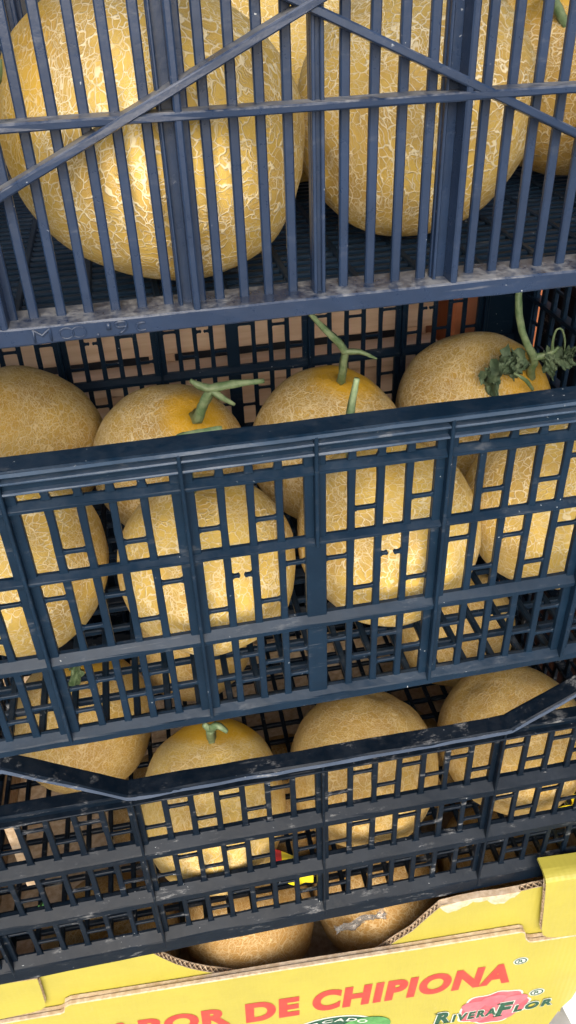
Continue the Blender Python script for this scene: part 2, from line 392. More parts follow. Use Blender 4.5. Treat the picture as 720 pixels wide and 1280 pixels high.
def lattice_wall(c, bays, rows, ties, y_rows, mat, sw, strip, th=0.0055, off=0.0, fins=None, tag_=''):
    """bays: [(x0, x1, ncols)]; rows: [(ztop, zbot)]; ties: per row a list of fractions (None, f, 'b' broken) cycled per bay"""
    cache = {}
    for bi, (x0, x1, nc) in enumerate(bays):
        a, b = x0 + strip, x1 - strip; pitch = (b - a + sw) / nc; hole = pitch - sw
        for ri, (zt, zb) in enumerate(rows):
            y = y_rows[ri] + off; h = zt - zb
            for ci in range(nc):
                if ci:
                    xs = a + ci * pitch - sw / 2; v = rnd.randrange(3); key = ('s', ri, v)
                    if key not in cache: cache[key] = prism("slat", slat_outline(sw, h + 0.002, 0.0022 if h > 0.02 else 0.0012, v + ri * 3), 0, th, mat, 0.0007)
                    put("slat", cache[key], c, (xs, y, zb - 0.001))
                tl = ties[ri]
                if not tl: continue
                for f in tl[bi % len(tl)][ci % len(tl[bi % len(tl)])]:
                    xc = a + ci * pitch + hole / 2; hw = round(hole, 4) + 0.0008
                    if isinstance(f, str):
                        zc = zt - h * float(f)
                        ml = cache.setdefault(('b', ri), prism("broken_tie", stub_outline(hole * 0.36), 0, th * .8, mat, 0.0006))
                        put("broken_tie", ml, c, (xc - hole / 2 - .0004, y + .0008, zc))
                        put("broken_tie", ml, c, (xc + hole / 2 + .0004, y + .0008 + th * .8, zc), (0, 0, math.pi))
                    else:
                        key = ('t', hw)
                        if key not in cache: cache[key] = prism("cross_tie", tie_outline(hw), 0, th * 0.8, mat, 0.0006)
                        put("cross_tie", cache[key], c, (xc, y + 0.0008, zt - h * f))
        # strips that close the bay beside each rib
        for xa, xb, s_ in ((x0, a, 0), (b, x1, 1)):
            pass
def ribs(c, xs, ztop, zbot, mat, wd, y0, y1, fin_w, fin_y, skip=()):
    for i, x in enumerate(xs):
        zb = zbot
        r = put("rib", boxm("rib", -wd / 2, wd / 2, y0, y1, 0, ztop - zb, mat, 0.0007), c, (x, 0, zb))
        f0 = skip[i] if i < len(skip) and skip[i] is not None else zb
        fm_ = boxm("fin", -fin_w / 2, fin_w / 2, fin_y, y0 + 0.0005, f0 - zb, ztop - zb, mat, 0.0007)
        o = bpy.data.objects.new("fin", fm_); COL.objects.link(o); o.parent = r

def crate_shell(c, z0, z1, mat, floor_z, floor_px, floor_py, bw, side_bays, open_rows, corner=0.055, fm_=None, bwx=0.0065, fy0=0.009):
    """floor bars, four corner posts and two latticed sides"""
    n = int(2 * (HX - 0.02) / floor_px)
    long_b = boxm("floor_bar", -bw / 2, bw / 2, fy0, DY - 0.012, -0.007, 0, fm_ or mat, 0.0012)
    for i in range(n + 1): put("floor_bar", long_b, c, (-HX + 0.02 + i * floor_px, 0, floor_z))
    m_ = int((DY - 0.036 - fy0) / floor_py)
    cross = boxm("floor_bar", -HX + 0.02, HX - 0.02, -bwx / 2, bwx / 2, -0.0085, -0.0015, fm_ or mat, 0.0012)
    for i in range(m_ + 1): put("floor_bar", cross, c, (0, fy0 + 0.009 + i * floor_py, floor_z))
    for sx in (-1, 1):
        for sy in (0, 1):
            x0, x1 = sorted((sx * HX, sx * (HX - corner))); t = 0.006
            ya = 0.004 if sy == 0 else DY - 0.010
            p = put("corner_post", boxm("corner_post", x0, x1, ya, ya + t, 0, z1 - z0, mat), c, (0, 0, z0))
            yb = (0.0105, 0.0105 + corner) if sy == 0 else (DY - 0.0105 - corner, DY - 0.0105)
            xa, xb = sorted((sx * (HX - 0.0005), sx * (HX - 0.0065)))
            fl_ = boxm("flange", xa, xb, yb[0], yb[1], 0.001, z1 - z0 - 0.001, mat)
            o = bpy.data.objects.new("flange", fl_); COL.objects.link(o); o.parent = p
        # side wall: bars joined into one latticed panel, its openings real
        V, F = [], []
        def add(x0, x1, y0, y1, za, zb):
            v, f = box_v(x0, x1, y0, y1, za, zb, 0.0008); k = len(V); V.extend(v); F.extend([[a + k for a in q] for q in f])
        xa, xb = sorted((sx * (HX - 0.003), sx * (HX - 0.009)))
        hgt = z1 - z0; ys = [0.066 + i * (DY - 0.132) / 15 for i in range(16)]
        for i, y in enumerate(ys): add(xa, xb, y - 0.004, y + 0.004, 0.002, hgt - 0.02)
        for r_ in range(open_rows + 1):
            zz = 0.002 + r_ * (hgt - 0.02) / open_rows
            x2, x3 = sorted((sx * (HX + 0.004), sx * (HX - 0.012))); add(x2, x3, 0.012, DY - 0.012, zz, zz + 0.006)
        for i in range(15):
            for r_ in range(open_rows):
                zz = 0.002 + (r_ + (0.35, 0.65)[(i + r_) % 2]) * (hgt - 0.02) / open_rows
                add(xa + .0008, xb - .0008, ys[i] + 0.0035, ys[i + 1] - 0.0035, zz, zz + 0.004)
        o = put("side_lattice", fixn(mesh("side_lattice", V, F, mat)), c, (0, 0, z0)); o['kind'] = 'stuff'

# ---- top crate: tall narrow slats, one middle bar, crossing braces
def build_top():
    z0, z1 = -0.208, 0.145
    c = thing("plastic_crate", "top navy plastic crate with tall narrow slats and crossing diagonal braces", "crate", (0, 0, z0), 0.006, "plastic crates in the stack")
    m = M_TOP
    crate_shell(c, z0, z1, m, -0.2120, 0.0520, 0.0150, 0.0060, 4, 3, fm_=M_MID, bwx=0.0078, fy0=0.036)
    fx = [-0.3305, -0.2048, -0.0792, 0.0066, 0.1011, 0.2245, 0.3505]; per = [7, 7, 5, 5, 7, 7]
    sl = [boxm("slat", -0.0032, 0.0032, 0.0165, 0.0210, 0, z1 - 0.012 + 0.197, m, 0.0009) for _ in range(1)]
    # slats lean by hardly anything; each bay has its own pitch
    for yo, front in ((0.0, True), (DY - 0.044, False)):
        for b in range(6):
            for i in range(1, per[b]):
                x = fx[b] + (fx[b + 1] - fx[b]) * i / per[b]
                if b in (0, 5) and (abs(x) > 0.375): continue
                o = put("slat", sl[0], c, (x, yo, -0.197)); o.rotation_euler = (0, rnd.uniform(-.002, .002), 0)
        for i, x in enumerate(fx):
            if i == 3:
                r = put("rib", boxm("rib", -0.0042, 0.0042, 0.012, 0.021, 0, z1 - 0.008 + 0.197, m, 0.0010), c, (x, yo, -0.197))
                for s in (-1, 1):
                    o = bpy.data.objects.new("fin", boxm("fin", s * 0.0028 - 0.0012, s * 0.0028 + 0.0012, 0.0085, 0.0125, 0.0, z1 - 0.009 + 0.197, m, 0.0005)); COL.objects.link(o); o.parent = r
            else:
                wL, wR = (0.0115, 0.0075) if i < 3 else (0.0125, 0.0042)
                r = put("rib", boxm("rib", -wL, wR, 0.0160, 0.0210, 0, z1 - 0.008 + 0.197, m, 0.0010), c, (x, yo, -0.197))
                o = bpy.data.objects.new("fin", boxm("fin", -0.0024, 0.0024, 0.0006, 0.0165, 0.0, z1 - 0.009 + 0.197, m, 0.0010)); COL.objects.link(o); o.parent = r
                o = bpy.data.objects.new("fin", boxm("fin", -wL + 0.0006, -wL + 0.0028, 0.0110, 0.0165, 0.0, z1 - 0.009 + 0.197, m, 0.0007)); COL.objects.link(o); o.parent = r
        put("rail", sweep("rail", [(-0.40, 0), (0.40, 0)], rect(0.0, 0.0185, -0.0050, 0, 0.001), m, 0.0005, 1), c, (0, yo, -0.0762))
        put("rail", sweep("rail", [(-0.40, 0), (0.40, 0)], rect(0.0, 0.0245, -0.0055, 0, 0.001), m, 0.0005, 2), c, (0, yo, 0.055))
        # bottom ledge with its front lip
        sec = [(0.0008, -0.0122), (0.034, -0.0122), (0.034, 0), (0.0012, 0), (0.0, -0.0012), (0.0, -0.0112)]
        put("bottom_rail", sweep("bottom_rail", [(-HX, 0), (HX, 0)], sec, m, 0.0006, 3), c, (0, yo, -0.1958))
        put("rim", sweep("rim", [(-HX, 0), (HX, 0)], rect(-0.002, 0.034, -0.02, 0, 0.002), m, 0.0006, 4), c, (0, yo, z1))
    # crossing braces on the front: bars with a sloping path
    for xa, za, xb, zb, y in ((-0.330, -0.1800, 0.2250, 0.0770, 0.0004), (-0.205, 0.0620, 0.345, -0.1780, 0.0022)):
        L = math.hypot(xb - xa, zb - za); ang = math.atan2(zb - za, xb - xa)
        me = sweep("brace", [(0, 0), (L, 0)], rect(0, 0.0185, -0.0026, 0.0026, 0.001), m, 0.0004, 5)
        o = put("brace", me, c, (xa, y - 0.002, za)); o.rotation_euler = (0, -ang, 0)
    # moulded mark on the bottom rail
    return c

def text_mesh(body, size, offset=0.0, extrude=0.0, shear=0.0, mat=None, res=6, spacing=1.0):
    cu = bpy.data.curves.new("lettering", 'FONT'); cu.body = body; cu.size = size; cu.offset = offset; cu.extrude = extrude; cu.shear = shear
    cu.resolution_u = res; cu.space_character = spacing
    o = bpy.data.objects.new("lettering_tmp", cu); COL.objects.link(o)
    dg = bpy.context.evaluated_depsgraph_get(); dg.update()
    me = bpy.data.meshes.new_from_object(o.evaluated_get(dg)); bpy.data.objects.remove(o)
    me.materials.clear(); me.materials.append(mat); me.name = "lettering"
    return me
def bounds(me):
    xs = [v.co.x for v in me.vertices]; ys = [v.co.y for v in me.vertices]; return min(xs), max(xs), min(ys), max(ys)
def lay_text(me, x0, x1, z0, z1, shear_z=0.0, y=0.0):
    """fit a text mesh (xy) into the x-z rectangle, measured units, baseline rising by shear_z"""
    a, b, c_, d = bounds(me)
    for v in me.vertices:
        u = (v.co.x - a) / (b - a); t = (v.co.y - c_) / (d - c_)
        v.co = Vector((x0 + u * (x1 - x0), y - v.co.z, z0 + t * (z1 - z0) + shear_z * u)) * S
    me.update(); return me

top = build_top()
for ch, x0, x1, za, zb in (("M", -0.188, -0.176, -0.2060, -0.1975), (".", -0.1475, -0.1455, -0.2062, -0.2045), ("1", -0.1405, -0.1375, -0.2025, -0.1960 - .002), ("9", -0.1350, -0.1265, -0.2062, -0.1972), ("c", -0.1215, -0.1150, -0.2060, -0.1995)):
    me = lay_text(text_mesh(ch, 1.0, -0.012, 0.0, 0, M_TOP), x0, x1, za, zb)
    for v in me.vertices: v.co.y = 0
    bm = bmesh.new(); bm.from_mesh(me); g = bmesh.ops.extrude_face_region(bm, geom=bm.faces[:]); bmesh.ops.translate(bm, verts=[v for v in g['geom'] if isinstance(v, bmesh.types.BMVert)], vec=(0, -0.0013 * S, 0))
    bmesh.ops.recalc_face_normals(bm, faces=bm.faces); bm.to_mesh(me); bm.free()
    put("raised_letter", me, top, (0, 0.0002, 0))
V, F = [], []
for cx in (-0.1665, -0.1585):                                # a figure eight lying on its side
    k = len(V)
    for i in range(20):
        th = 2 * math.pi * i / 20
        for rr, yy in ((0.0040, 0), (0.0043, -0.0009), (0.0049, -0.0009), (0.0052, 0)): V.append((cx + rr * math.cos(th), yy + .0002, -0.2022 + rr * 0.8 * math.sin(th)))
    for i in range(20):
        for j in range(3): a = k + i * 4 + j; b = k + ((i + 1) % 20) * 4 + j; F.append([a, a + 1, b + 1, b])
put("raised_letter", fixn(mesh("raised_letter", V, F, M_TOP)), top)

# ---- middle crate: low front, square holes
def build_mid():
    z0, zr = -0.604, -0.3005
    c = thing("plastic_crate", "middle navy plastic crate with the widest square-holed front and straight rim", "crate", (0, 0, z0), 0.0, "plastic crates in the stack")
    m = M_MID
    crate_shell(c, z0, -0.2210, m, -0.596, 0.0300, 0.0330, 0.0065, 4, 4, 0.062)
    fx = [-0.3700, -0.2368, -0.1049, 0.0, 0.1100, 0.2497, 0.3750]
    bays = list(zip(fx[:-1], fx[1:], [5, 5, 4, 4, 5, 5]))
    rows = [(-0.3222, -0.3315), (-0.3392, -0.4040), (-0.4088, -0.4920), (-0.5025, -0.5895)]
    N = []
    A4 = [[.66], N, [.62], N]; A4b = [N, [.66], N, [.60]]; A5 = [N, [.70], N, [.68], N]; A5b = [N, [.66], N, [.62], [.3]]
    B4 = [[.75], ['.32'], [.72], [.26]]; B4b = [[.27], [.73], ['.31'], [.70]]; B5 = [[.27], [.70], [.33], [.72], [.27]]; B5b = [[.26], [.71], [.32], [.74], [.28]]
    C4 = [[.62], [.33, .7], [.48], [.36, .72]]; C4b = [[.30], [.60], [.34, .74], [.58]]; C5 = [[.40, .74], [.34], [.64], [.36, .75], [.6]]; C5b = [[.35, .7], [.62], [.38], [.66], [.34, .72]]
    ties = [None, [A5, A5, A4, A4b, A5b, A5], [B5, B5, B4, B4b, B5b, B5], [C5, C5, C4, C4b, C5b, C5]]
    for off, front in ((0.0, True), (DY - 0.026, False)):
        if not front:
            A5n = [[.35], ['.6'], [.4], N, [.62]]; ties = [None, [A5n, A5, A4b, A4], [B5, B4, B4b, B5b], [C5b, C5, C4b, C4]]
        lattice_wall(c, bays, rows, ties, [0.0045, 0.0050, 0.0060, 0.0060], m, 0.0062, 0.0092, 0.0042, off)
        skip = [None, None, None, -0.409, None, None, None]
        for i, x in enumerate(fx):
            zb = -0.596; wide = 0.0100
            r = put("rib", boxm("rib", -wide + .001, wide - .001, 0.0048, 0.0110, 0, -0.312 - zb, m, 0.0007), c, (x, off, zb))
            f0 = 0.0 if skip[i] is None else skip[i] - zb
            o = bpy.data.objects.new("fin", boxm("fin", -0.0016, 0.0016, -0.0030, 0.0053, f0, -0.3035 - zb, m, 0.0007)); COL.objects.link(o); o.parent = r
        X = [(-HX, 0), (HX, 0)]
        raise_ = [(-HX, 0.0795), (-0.368, 0.0795), (-0.275, 0), (0.285, 0), (0.375, 0.0795), (HX, 0.0795)]
        rim = [(-0.0012, -0.0036), (0.0225, -0.0036), (0.0225, -0.001), (0.0212, 0), (-0.0004, 0), (-0.0018, -0.0010), (-0.0018, -0.0030)]
        put("rim", sweep("rim", raise_, rim, m, 0.0007, 11), c, (0, off, zr))
        lip = [(x, 0) for x in [-0.272 + i * 0.0085 for i in range(66)]]
        put("glint_edge", sweep("glint_edge", [(x, z + 0.0004 * mn.noise(Vector((x * 40, 1, 8)))) for x, z in lip], [(-0.0028, -0.0040), (-0.0012, -0.0040), (-0.0012, -0.0012), (-0.0024, -0.0012)], M_GLINT, 0.0004, 19, 0.01), c, (0, off, zr))  # this strip and the ridges below carry painted highlights in the paler blue
        put("band", sweep("band", X, [(0.0040, -0.0205), (0.0090, -0.0205), (0.0090, 0), (0.0040, 0)], m, 0.0003, 12), c, (0, off, -0.3030))
        put("ridge", sweep("ridge", X, rect(-0.0020, 0.0055, -0.0022, 0, 0.0009), M_GLINT, 0.0004, 13), c, (0, off, -0.3100))
        put("ridge", sweep("ridge", X, rect(-0.0016, 0.0070, -0.0024, 0, 0.0009), M_GLINT, 0.0004, 14), c, (0, off, -0.3192))
        for zt, th, dp, sd_ in ((-0.3325, 0.0072, 0.0090, 15), (-0.4032, 0.0060, 0.0095, 16), (-0.4910, 0.0120, 0.0105, 17)):
            sec = [(0.0007, -th), (dp, -th), (dp, 0.0), (0.0062, 0.0), (0.0008, -th * .52), (0.0, -th * .60), (0.0, -th + 0.0007)]
            put("rail", sweep("rail", X, sec, m, 0.0005, sd_), c, (0, off, zt))
        sec = [(0.0010, -0.0150), (0.0105, -0.0150), (0.0105, 0.0), (0.0070, 0.0), (0.0010, -0.0050), (0.0, -0.0062), (0.0, -0.0140)]
        put("bottom_rail", sweep("bottom_rail", X, sec, m, 0.0011, 18, 0.012), c, (0, off, -0.5885))
    return c
build_mid()

# ---- bottom crate: rim dropped in the middle, deep scuffed shelves
def build_low():
    z0 = -1.0095
    c = thing("plastic_crate", "bottom navy plastic crate with scuffed rails and a rim that dips in the middle", "crate", (0, 0, z0), -0.012, "plastic crates in the stack")
    m = M_LOW
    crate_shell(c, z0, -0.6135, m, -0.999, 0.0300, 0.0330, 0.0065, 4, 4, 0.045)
    fx = [-0.3780, -0.1978, 0.0027, 0.2049, 0.3850]
    bays = list(zip(fx[:-1], fx[1:], [6, 7, 7, 6]))
    rows = [(-0.7150, -0.7925), (-0.8105, -0.8850), (-0.9040, -0.9760)]
    hi, lo = [.68], [.30]
    P7 = [hi, lo, hi, lo, hi, lo, hi]; P7b = [[.66], [.28], [.66], [.30], [.62], [.33], [.70]]; P6 = [lo, hi, lo, [.66], [.33], hi]
    ties = [[P6, P7, P7b, P6]] * 3
    for off, front in ((0.0, True), (DY - 0.030, False)):
        lattice_wall(c, bays, rows, ties, [0.0080, 0.0080, 0.0090], m, 0.0060, 0.0076, 0.0042, off)
        for i, x in enumerate(fx):
            zb = -1.000
            r = put("rib", boxm("rib", -0.0070, 0.0070, 0.0078, 0.0150, 0, -0.712 - zb, m, 0.0007), c, (x, off, zb))
            o = bpy.data.objects.new("fin", boxm("fin", -0.0014, 0.0014, -0.0006, 0.0083, 0, -0.6935 - zb, m, 0.0007)); COL.objects.link(o); o.parent = r
        X = [(-HX, 0), (HX, 0)]
        raise_ = [(-HX, 0.0735), (-0.305, 0.0735), (-0.198, 0), (0.206, 0), (0.325, 0.0735), (HX, 0.0735)]
        rim = [(-0.0056, -0.0042), (0.0145, -0.0042), (0.0145, -0.001), (0.0135, 0), (-0.0046, 0), (-0.0062, -0.0014), (-0.0062, -0.0036)]
        put("rim", sweep("rim", raise_, rim, m, 0.0012, 21, 0.010), c, (0, off, -0.6868))
        for xa, xb in ((-HX, -0.199), (0.207, HX)):
            put("ledge", sweep("ledge", [(xa, 0), (xb, 0)], rect(-0.0035, 0.0120, -0.0042, 0, 0.0010), m, 0.0009, 22, 0.012), c, (0, off, -0.6888 if xa < 0 else -0.6892))
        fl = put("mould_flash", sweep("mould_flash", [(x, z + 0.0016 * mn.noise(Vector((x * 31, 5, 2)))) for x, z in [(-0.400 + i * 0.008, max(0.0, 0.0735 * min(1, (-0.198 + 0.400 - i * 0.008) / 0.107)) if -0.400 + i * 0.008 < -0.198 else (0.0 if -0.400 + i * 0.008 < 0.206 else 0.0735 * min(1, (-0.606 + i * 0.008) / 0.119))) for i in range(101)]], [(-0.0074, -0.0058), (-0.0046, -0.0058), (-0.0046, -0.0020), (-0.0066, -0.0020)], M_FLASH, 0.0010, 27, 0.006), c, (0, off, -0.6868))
        put("band", sweep("band", X, [(0.0050, -0.0225), (0.0120, -0.0225), (0.0120, 0), (0.0050, 0)], m, 0.0004, 23), c, (0, off, -0.6900))
        put("ridge", sweep("ridge", X, rect(-0.0012, 0.0095, -0.0024, 0, 0.0007), m, 0.0005, 28), c, (0, off, -0.7088))
        for zt, th, dp, sd_ in ((-0.7920, 0.0190, 0.0150, 24), (-0.8845, 0.0200, 0.0150, 25)):
            sec = [(0.0012, -th), (dp, -th), (dp, 0), (0.0100, 0), (0.0014, -th * .40), (0.0, -th * .48), (0.0, -th + .0012)]
            put("rail", sweep("rail", X, sec, m, 0.0005, sd_, 0.02), c, (0, off, zt))
        sec = [(0.0010, -0.0350), (0.0135, -0.0350), (0.0135, 0), (0.0110, 0), (0.0012, -0.0100), (0.0, -0.0120), (0.0, -0.0340)]
        put("bottom_rail", sweep("bottom_rail", X, sec, m, 0.0008, 26, 0.015), c, (0, off, -0.9750))
    return c
build_low()

# ------------------------------------------------------------------ melons
def melon(loc, a, b, axis, label, net_scale=8.0, net_amount=0.9, net_fine=0.0, net_smooth=0.2, tint=0.0, crown=0.0, seed=0):
    nu, nv = 72, 44; V = []; F = []
    for j in range(nv + 1):
        ph = math.pi * j / nv
        for i in range(nu if 0 < j < nv else 1):
            th = 2 * math.pi * i / nu
            d = Vector((math.sin(ph) * math.cos(th), math.sin(ph) * math.sin(th), math.cos(ph)))
            r = 1 + 0.036 * mn.noise(d * 1.5 + Vector((seed * 3.1, 0, 0))) + 0.010 * mn.noise(d * 4 + Vector((0, seed * 2.3, 0))) + 0.004 * math.cos(10 * th) * math.sin(ph)
            dip = 1 - 0.045 * math.exp(-(ph / 0.16) ** 2) - 0.03 * math.exp(-((math.pi - ph) / 0.16) ** 2)
            V.append((d.x * a * r, d.y * a * r, d.z * b * r * dip))
    def id_(j, i): return 0 if j == 0 else (1 + (nv - 1) * nu if j == nv else 1 + (j - 1) * nu + i % nu)
    for j in range(nv):
        for i in range(nu):
            if j == 0: F.append([id_(0, 0), id_(1, i), id_(1, i + 1)])
            elif j == nv - 1: F.append([id_(j, i), id_(nv, 0), id_(j, i + 1)])
            else: F.append([id_(j, i), id_(j + 1, i), id_(j + 1, i + 1), id_(j, i + 1)])
    o = put("melon", mesh("melon", V, F, M_MELON, smooth=True), None, loc)
    q = Vector(axis).normalized().to_track_quat('Z', 'Y') @ Quaternion((0, 0, 1), seed * 1.7)
    o.rotation_mode = 'QUATERNION'; o.rotation_quaternion = q
    tag(o, label, "melon", "netted melons in the stack")
    o['net_scale'] = net_scale; o['net_amount'] = net_amount; o['net_fine'] = net_fine; o['net_smooth'] = net_smooth; o['tint'] = tint; o['crown'] = crown
    o['_m'] = 0
    o['_c'] = loc; o['_a'] = tuple(axis); o['_b'] = b
    return o
def child_world(name, me, parent):
    """a part modelled at its world place, hung under its thing"""
    o = bpy.data.objects.new(name, me); COL.objects.link(o); o.parent = parent
    root = parent
    M = Matrix.LocRotScale(root.location, root.rotation_quaternion, None) if root.rotation_mode == 'QUATERNION' else Matrix.Identity(4)
    o.matrix_parent_inverse = M.inverted() @ Matrix.Translation((0, 0, Z0 * S))
    return o
def sub_world(name, me, part):
    o = bpy.data.objects.new(name, me); COL.objects.link(o); o.parent = part; return o

BOLD = dict(net_scale=10.5, net_amount=0.95, net_fine=0.12, net_smooth=0.0, tint=0.0)
MIDN = dict(net_scale=10.0, net_amount=0.76, net_fine=0.15, net_smooth=0.15, tint=0.0)
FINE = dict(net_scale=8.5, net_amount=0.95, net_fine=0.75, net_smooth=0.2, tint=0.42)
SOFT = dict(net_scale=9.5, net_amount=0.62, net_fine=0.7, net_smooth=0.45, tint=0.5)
mel = {}
def mk(key, *a, **k): mel[key] = melon(*a, seed=len(mel) + 1, **k)
# top crate
mk('D1', (-0.0890, 0.1240, -0.1110), 0.100, 0.112, (-0.915, -0.12, 0.385), "biggest boldly netted melon, behind the left half of the top crate's slats", **BOLD, crown=0.55)
mk('D2', (0.1275, 0.1800, -0.1155), 0.096, 0.102, (-0.885, -0.388, -0.258), "large pale-netted melon with a wrinkled end, right of the top crate's thin middle rib", **BOLD)
mk('D3', (0.0533, 0.3680, -0.1010), 0.104, 0.104, (0.034, -0.511, 0.859), "shaded melon in the top crate, glimpsed between the two big front ones", **MIDN)
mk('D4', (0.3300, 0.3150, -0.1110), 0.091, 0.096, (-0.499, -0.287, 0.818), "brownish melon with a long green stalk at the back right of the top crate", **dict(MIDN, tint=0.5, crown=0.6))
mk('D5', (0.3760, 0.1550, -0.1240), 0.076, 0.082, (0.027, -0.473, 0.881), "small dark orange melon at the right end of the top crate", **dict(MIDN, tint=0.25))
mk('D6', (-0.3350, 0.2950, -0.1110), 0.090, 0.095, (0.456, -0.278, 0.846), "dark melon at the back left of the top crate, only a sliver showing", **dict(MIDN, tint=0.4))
# middle crate
mk('F1', (-0.2765, 0.1590, -0.5000), 0.092, 0.096, (0.126, 0.105, 0.986), "front-row melon at the left end behind the middle crate's grid", **MIDN, crown=0.2)
mk('F2', (-0.0871, 0.1150, -0.5032), 0.089, 0.093, (0.049, 0.035, 0.998), "bright golden front-row melon behind the middle crate's grid, left of its centre", **dict(MIDN, net_amount=0.75, crown=0.3))
mk('F3', (0.1010, 0.1200, -0.4985), 0.095, 0.098, (0.016, 0.02, 1.0), "front-row melon behind the middle crate's grid, just right of its centre", **MIDN, crown=0.3)
mk('F4', (0.2892, 0.1350, -0.5022), 0.094, 0.096, (-0.343, -0.939, -0.041), "front-row melon at the right end of the middle crate, its ringed end facing out", **MIDN)
mk('B1', (-0.2845, 0.3950, -0.4968), 0.098, 0.100, (-0.373, -0.572, 0.73), "back-row melon without stalk above the left end of the middle crate's rim", **dict(FINE, net_amount=0.8, crown=0.25))
mk('B2', (-0.1100, 0.3220, -0.5018), 0.093, 0.095, (0.396, -0.401, 0.826), "back-row melon of the middle crate with a thick T-shaped green stalk", **FINE, crown=1)
mk('B3', (0.0792, 0.3000, -0.4983), 0.093, 0.098, (0.226, 0.01, 0.974), "back-row melon of the middle crate with a forked upright green stalk", **FINE, crown=1)
mk('B4', (0.2810, 0.3460, -0.4953), 0.097, 0.101, (0.527, -0.578, 0.623), "back-row melon of the middle crate with withered leaves on a curved stalk", **dict(FINE, net_fine=0.85, crown=0.9))
# bottom crate
mk('C1', (-0.2830, 0.2950, -0.8981), 0.098, 0.102, (0.191, 0.388, 0.901), "smooth shaded melon at the left of the bottom crate, above the sloping rim", **SOFT, crown=0.8)
mk('C2', (-0.1160, 0.1180, -0.8974), 0.093, 0.110, (0.133, 0.651, 0.747), "melon with a short green stalk and golden crown in the bottom crate", **dict(SOFT, tint=0.1, net_fine=0.7, crown=1))
mk('C3', (0.0859, 0.1300, -0.8956), 0.100, 0.104, (0.281, 0.435, 0.855), "widest melon of the bottom crate, stalkless, just right of its centre", **SOFT)
mk('C4', (0.2989, 0.1340, -0.8975), 0.100, 0.102, (-0.456, 0.345, 0.821), "stalkless melon at the right of the bottom crate, under the rising rim", **SOFT)
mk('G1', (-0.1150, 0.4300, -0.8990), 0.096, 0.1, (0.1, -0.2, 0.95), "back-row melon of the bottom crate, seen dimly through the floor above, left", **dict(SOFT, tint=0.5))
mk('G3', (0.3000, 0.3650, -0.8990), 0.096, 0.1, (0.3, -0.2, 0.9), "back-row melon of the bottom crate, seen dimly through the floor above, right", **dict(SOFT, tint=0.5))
# box: the full tint paints the box's shade into the rind
mk('E1', (-0.0900, 0.1020, -1.1580), 0.096, 0.101, (-0.466, -0.145, 0.873), "melon with painted-in shade in the yellow box, left of the two above its front edge", **dict(SOFT, tint=1.0))
mk('E2', (0.1060, 0.1020, -1.1560), 0.096, 0.100, (0.273, 0.088, 0.958), "melon with painted-in shade in the yellow box behind the clear film scrap", **dict(SOFT, tint=1.0))
mk('E3', (0.3050, 0.1050, -1.1560), 0.096, 0.100, (0.273, 0.088, 0.958), "melon with painted-in shade at the right in the yellow box, under the torn card edge", **dict(SOFT, tint=1.0))
mk('E4', (-0.1900, 0.3050, -1.1580), 0.096, 0.100, (0.273, 0.088, 0.958), "melon with painted-in shade deep inside the yellow box, at the back left", **dict(SOFT, tint=1.0))
mk('E5', (0.0100, 0.2950, -1.1580), 0.096, 0.100, (-0.273, 0.088, 0.958), "melon with painted-in shade deep inside the yellow box, at the back middle", **dict(SOFT, tint=1.0))
mk('E6', (0.2100, 0.3050, -1.1580), 0.096, 0.100, (0.1, 0.2, 0.958), "melon with painted-in shade deep inside the yellow box, at the back right", **dict(SOFT, tint=1.0))
mk('E7', (-0.2850, 0.1050, -1.1580), 0.096, 0.100, (0.1, -0.2, 0.958), "melon with painted-in shade inside the yellow box, under the left end of the bottom crate", **dict(SOFT, tint=1.0))
for o in mel.values():
    for k_ in ('_m', '_c', '_a', '_b'):
        if k_ in o: del o[k_]

# stalks
def stalk(key, pts, rad, seed=1, name="stalk"): return child_world(name, tube(name, pts, rad, M_STEM, 10, seed), mel[key])
s = stalk('B2', [(-0.0760, 0.2880, -0.4260), (-0.0745, 0.2550, -0.4130), (-0.0674, 0.245, -0.3905), (-0.0585, 0.240, -0.3735)], (.0085, .0078, .0068, .0060))
sub_world("vine_piece", tube("vine_piece", [(-0.0790, 0.243, -0.3615), (-0.0700, 0.2405, -0.3675), (-0.0585, 0.238, -0.3712), (-0.0363, 0.238, -0.3695), (-0.0024, 0.240, -0.3705)], (.0022, .0048, .0058, .0055, .0030), M_STEM, 9, 2), s)
sub_world("vine_piece", tube("vine_piece", [(-0.0600, 0.239, -0.3725), (-0.0500, 0.235, -0.3800), (-0.0358, 0.233, -0.3905)], (.0045, .0042, .0020), M_STEM, 8, 3), s)
s = stalk('F2', [(-0.0950, 0.1150, -0.4150), (-0.1000, 0.090, -0.3500), (-0.1000, 0.072, -0.3320), (-0.0835, 0.070, -0.3290), (-0.0645, 0.070, -0.3265)], (.006, .0055, .0055, .0050, .0032), 4)
s = stalk('B3', [(0.0960, 0.300, -0.4080), (0.0890, 0.270, -0.3950), (0.0866, 0.252, -0.3667), (0.0870, 0.246, -0.3505)], (.0068, .0062, .0050, .0046), 5)
sub_world("vine_piece", tube("vine_piece", [(0.0870, 0.2455, -0.3515), (0.0790, 0.243, -0.3380), (0.0680, 0.240, -0.3260), (0.0516, 0.236, -0.3060), (0.040, 0.232, -0.290)], (.0048, .0050, .0048, .0036, .0030), M_STEM, 9, 6), s)
sub_world("vine_piece", tube("vine_piece", [(0.0870, 0.2455, -0.3505), (0.1013, 0.241, -0.3508), (0.1120, 0.240, -0.3560), (0.1200, 0.240, -0.3605)], (.0046, .0034, .0022, .0010), M_STEM, 8, 7), s)
stalk('F3', [(0.0600, 0.1150, -0.4080), (0.0500, 0.090, -0.3650), (0.0479, 0.080, -0.3416), (0.0499, 0.080, -0.3238), (0.0537, 0.080, -0.3000)], (.0050, .0048, .0046, .0042, .0030), 8)
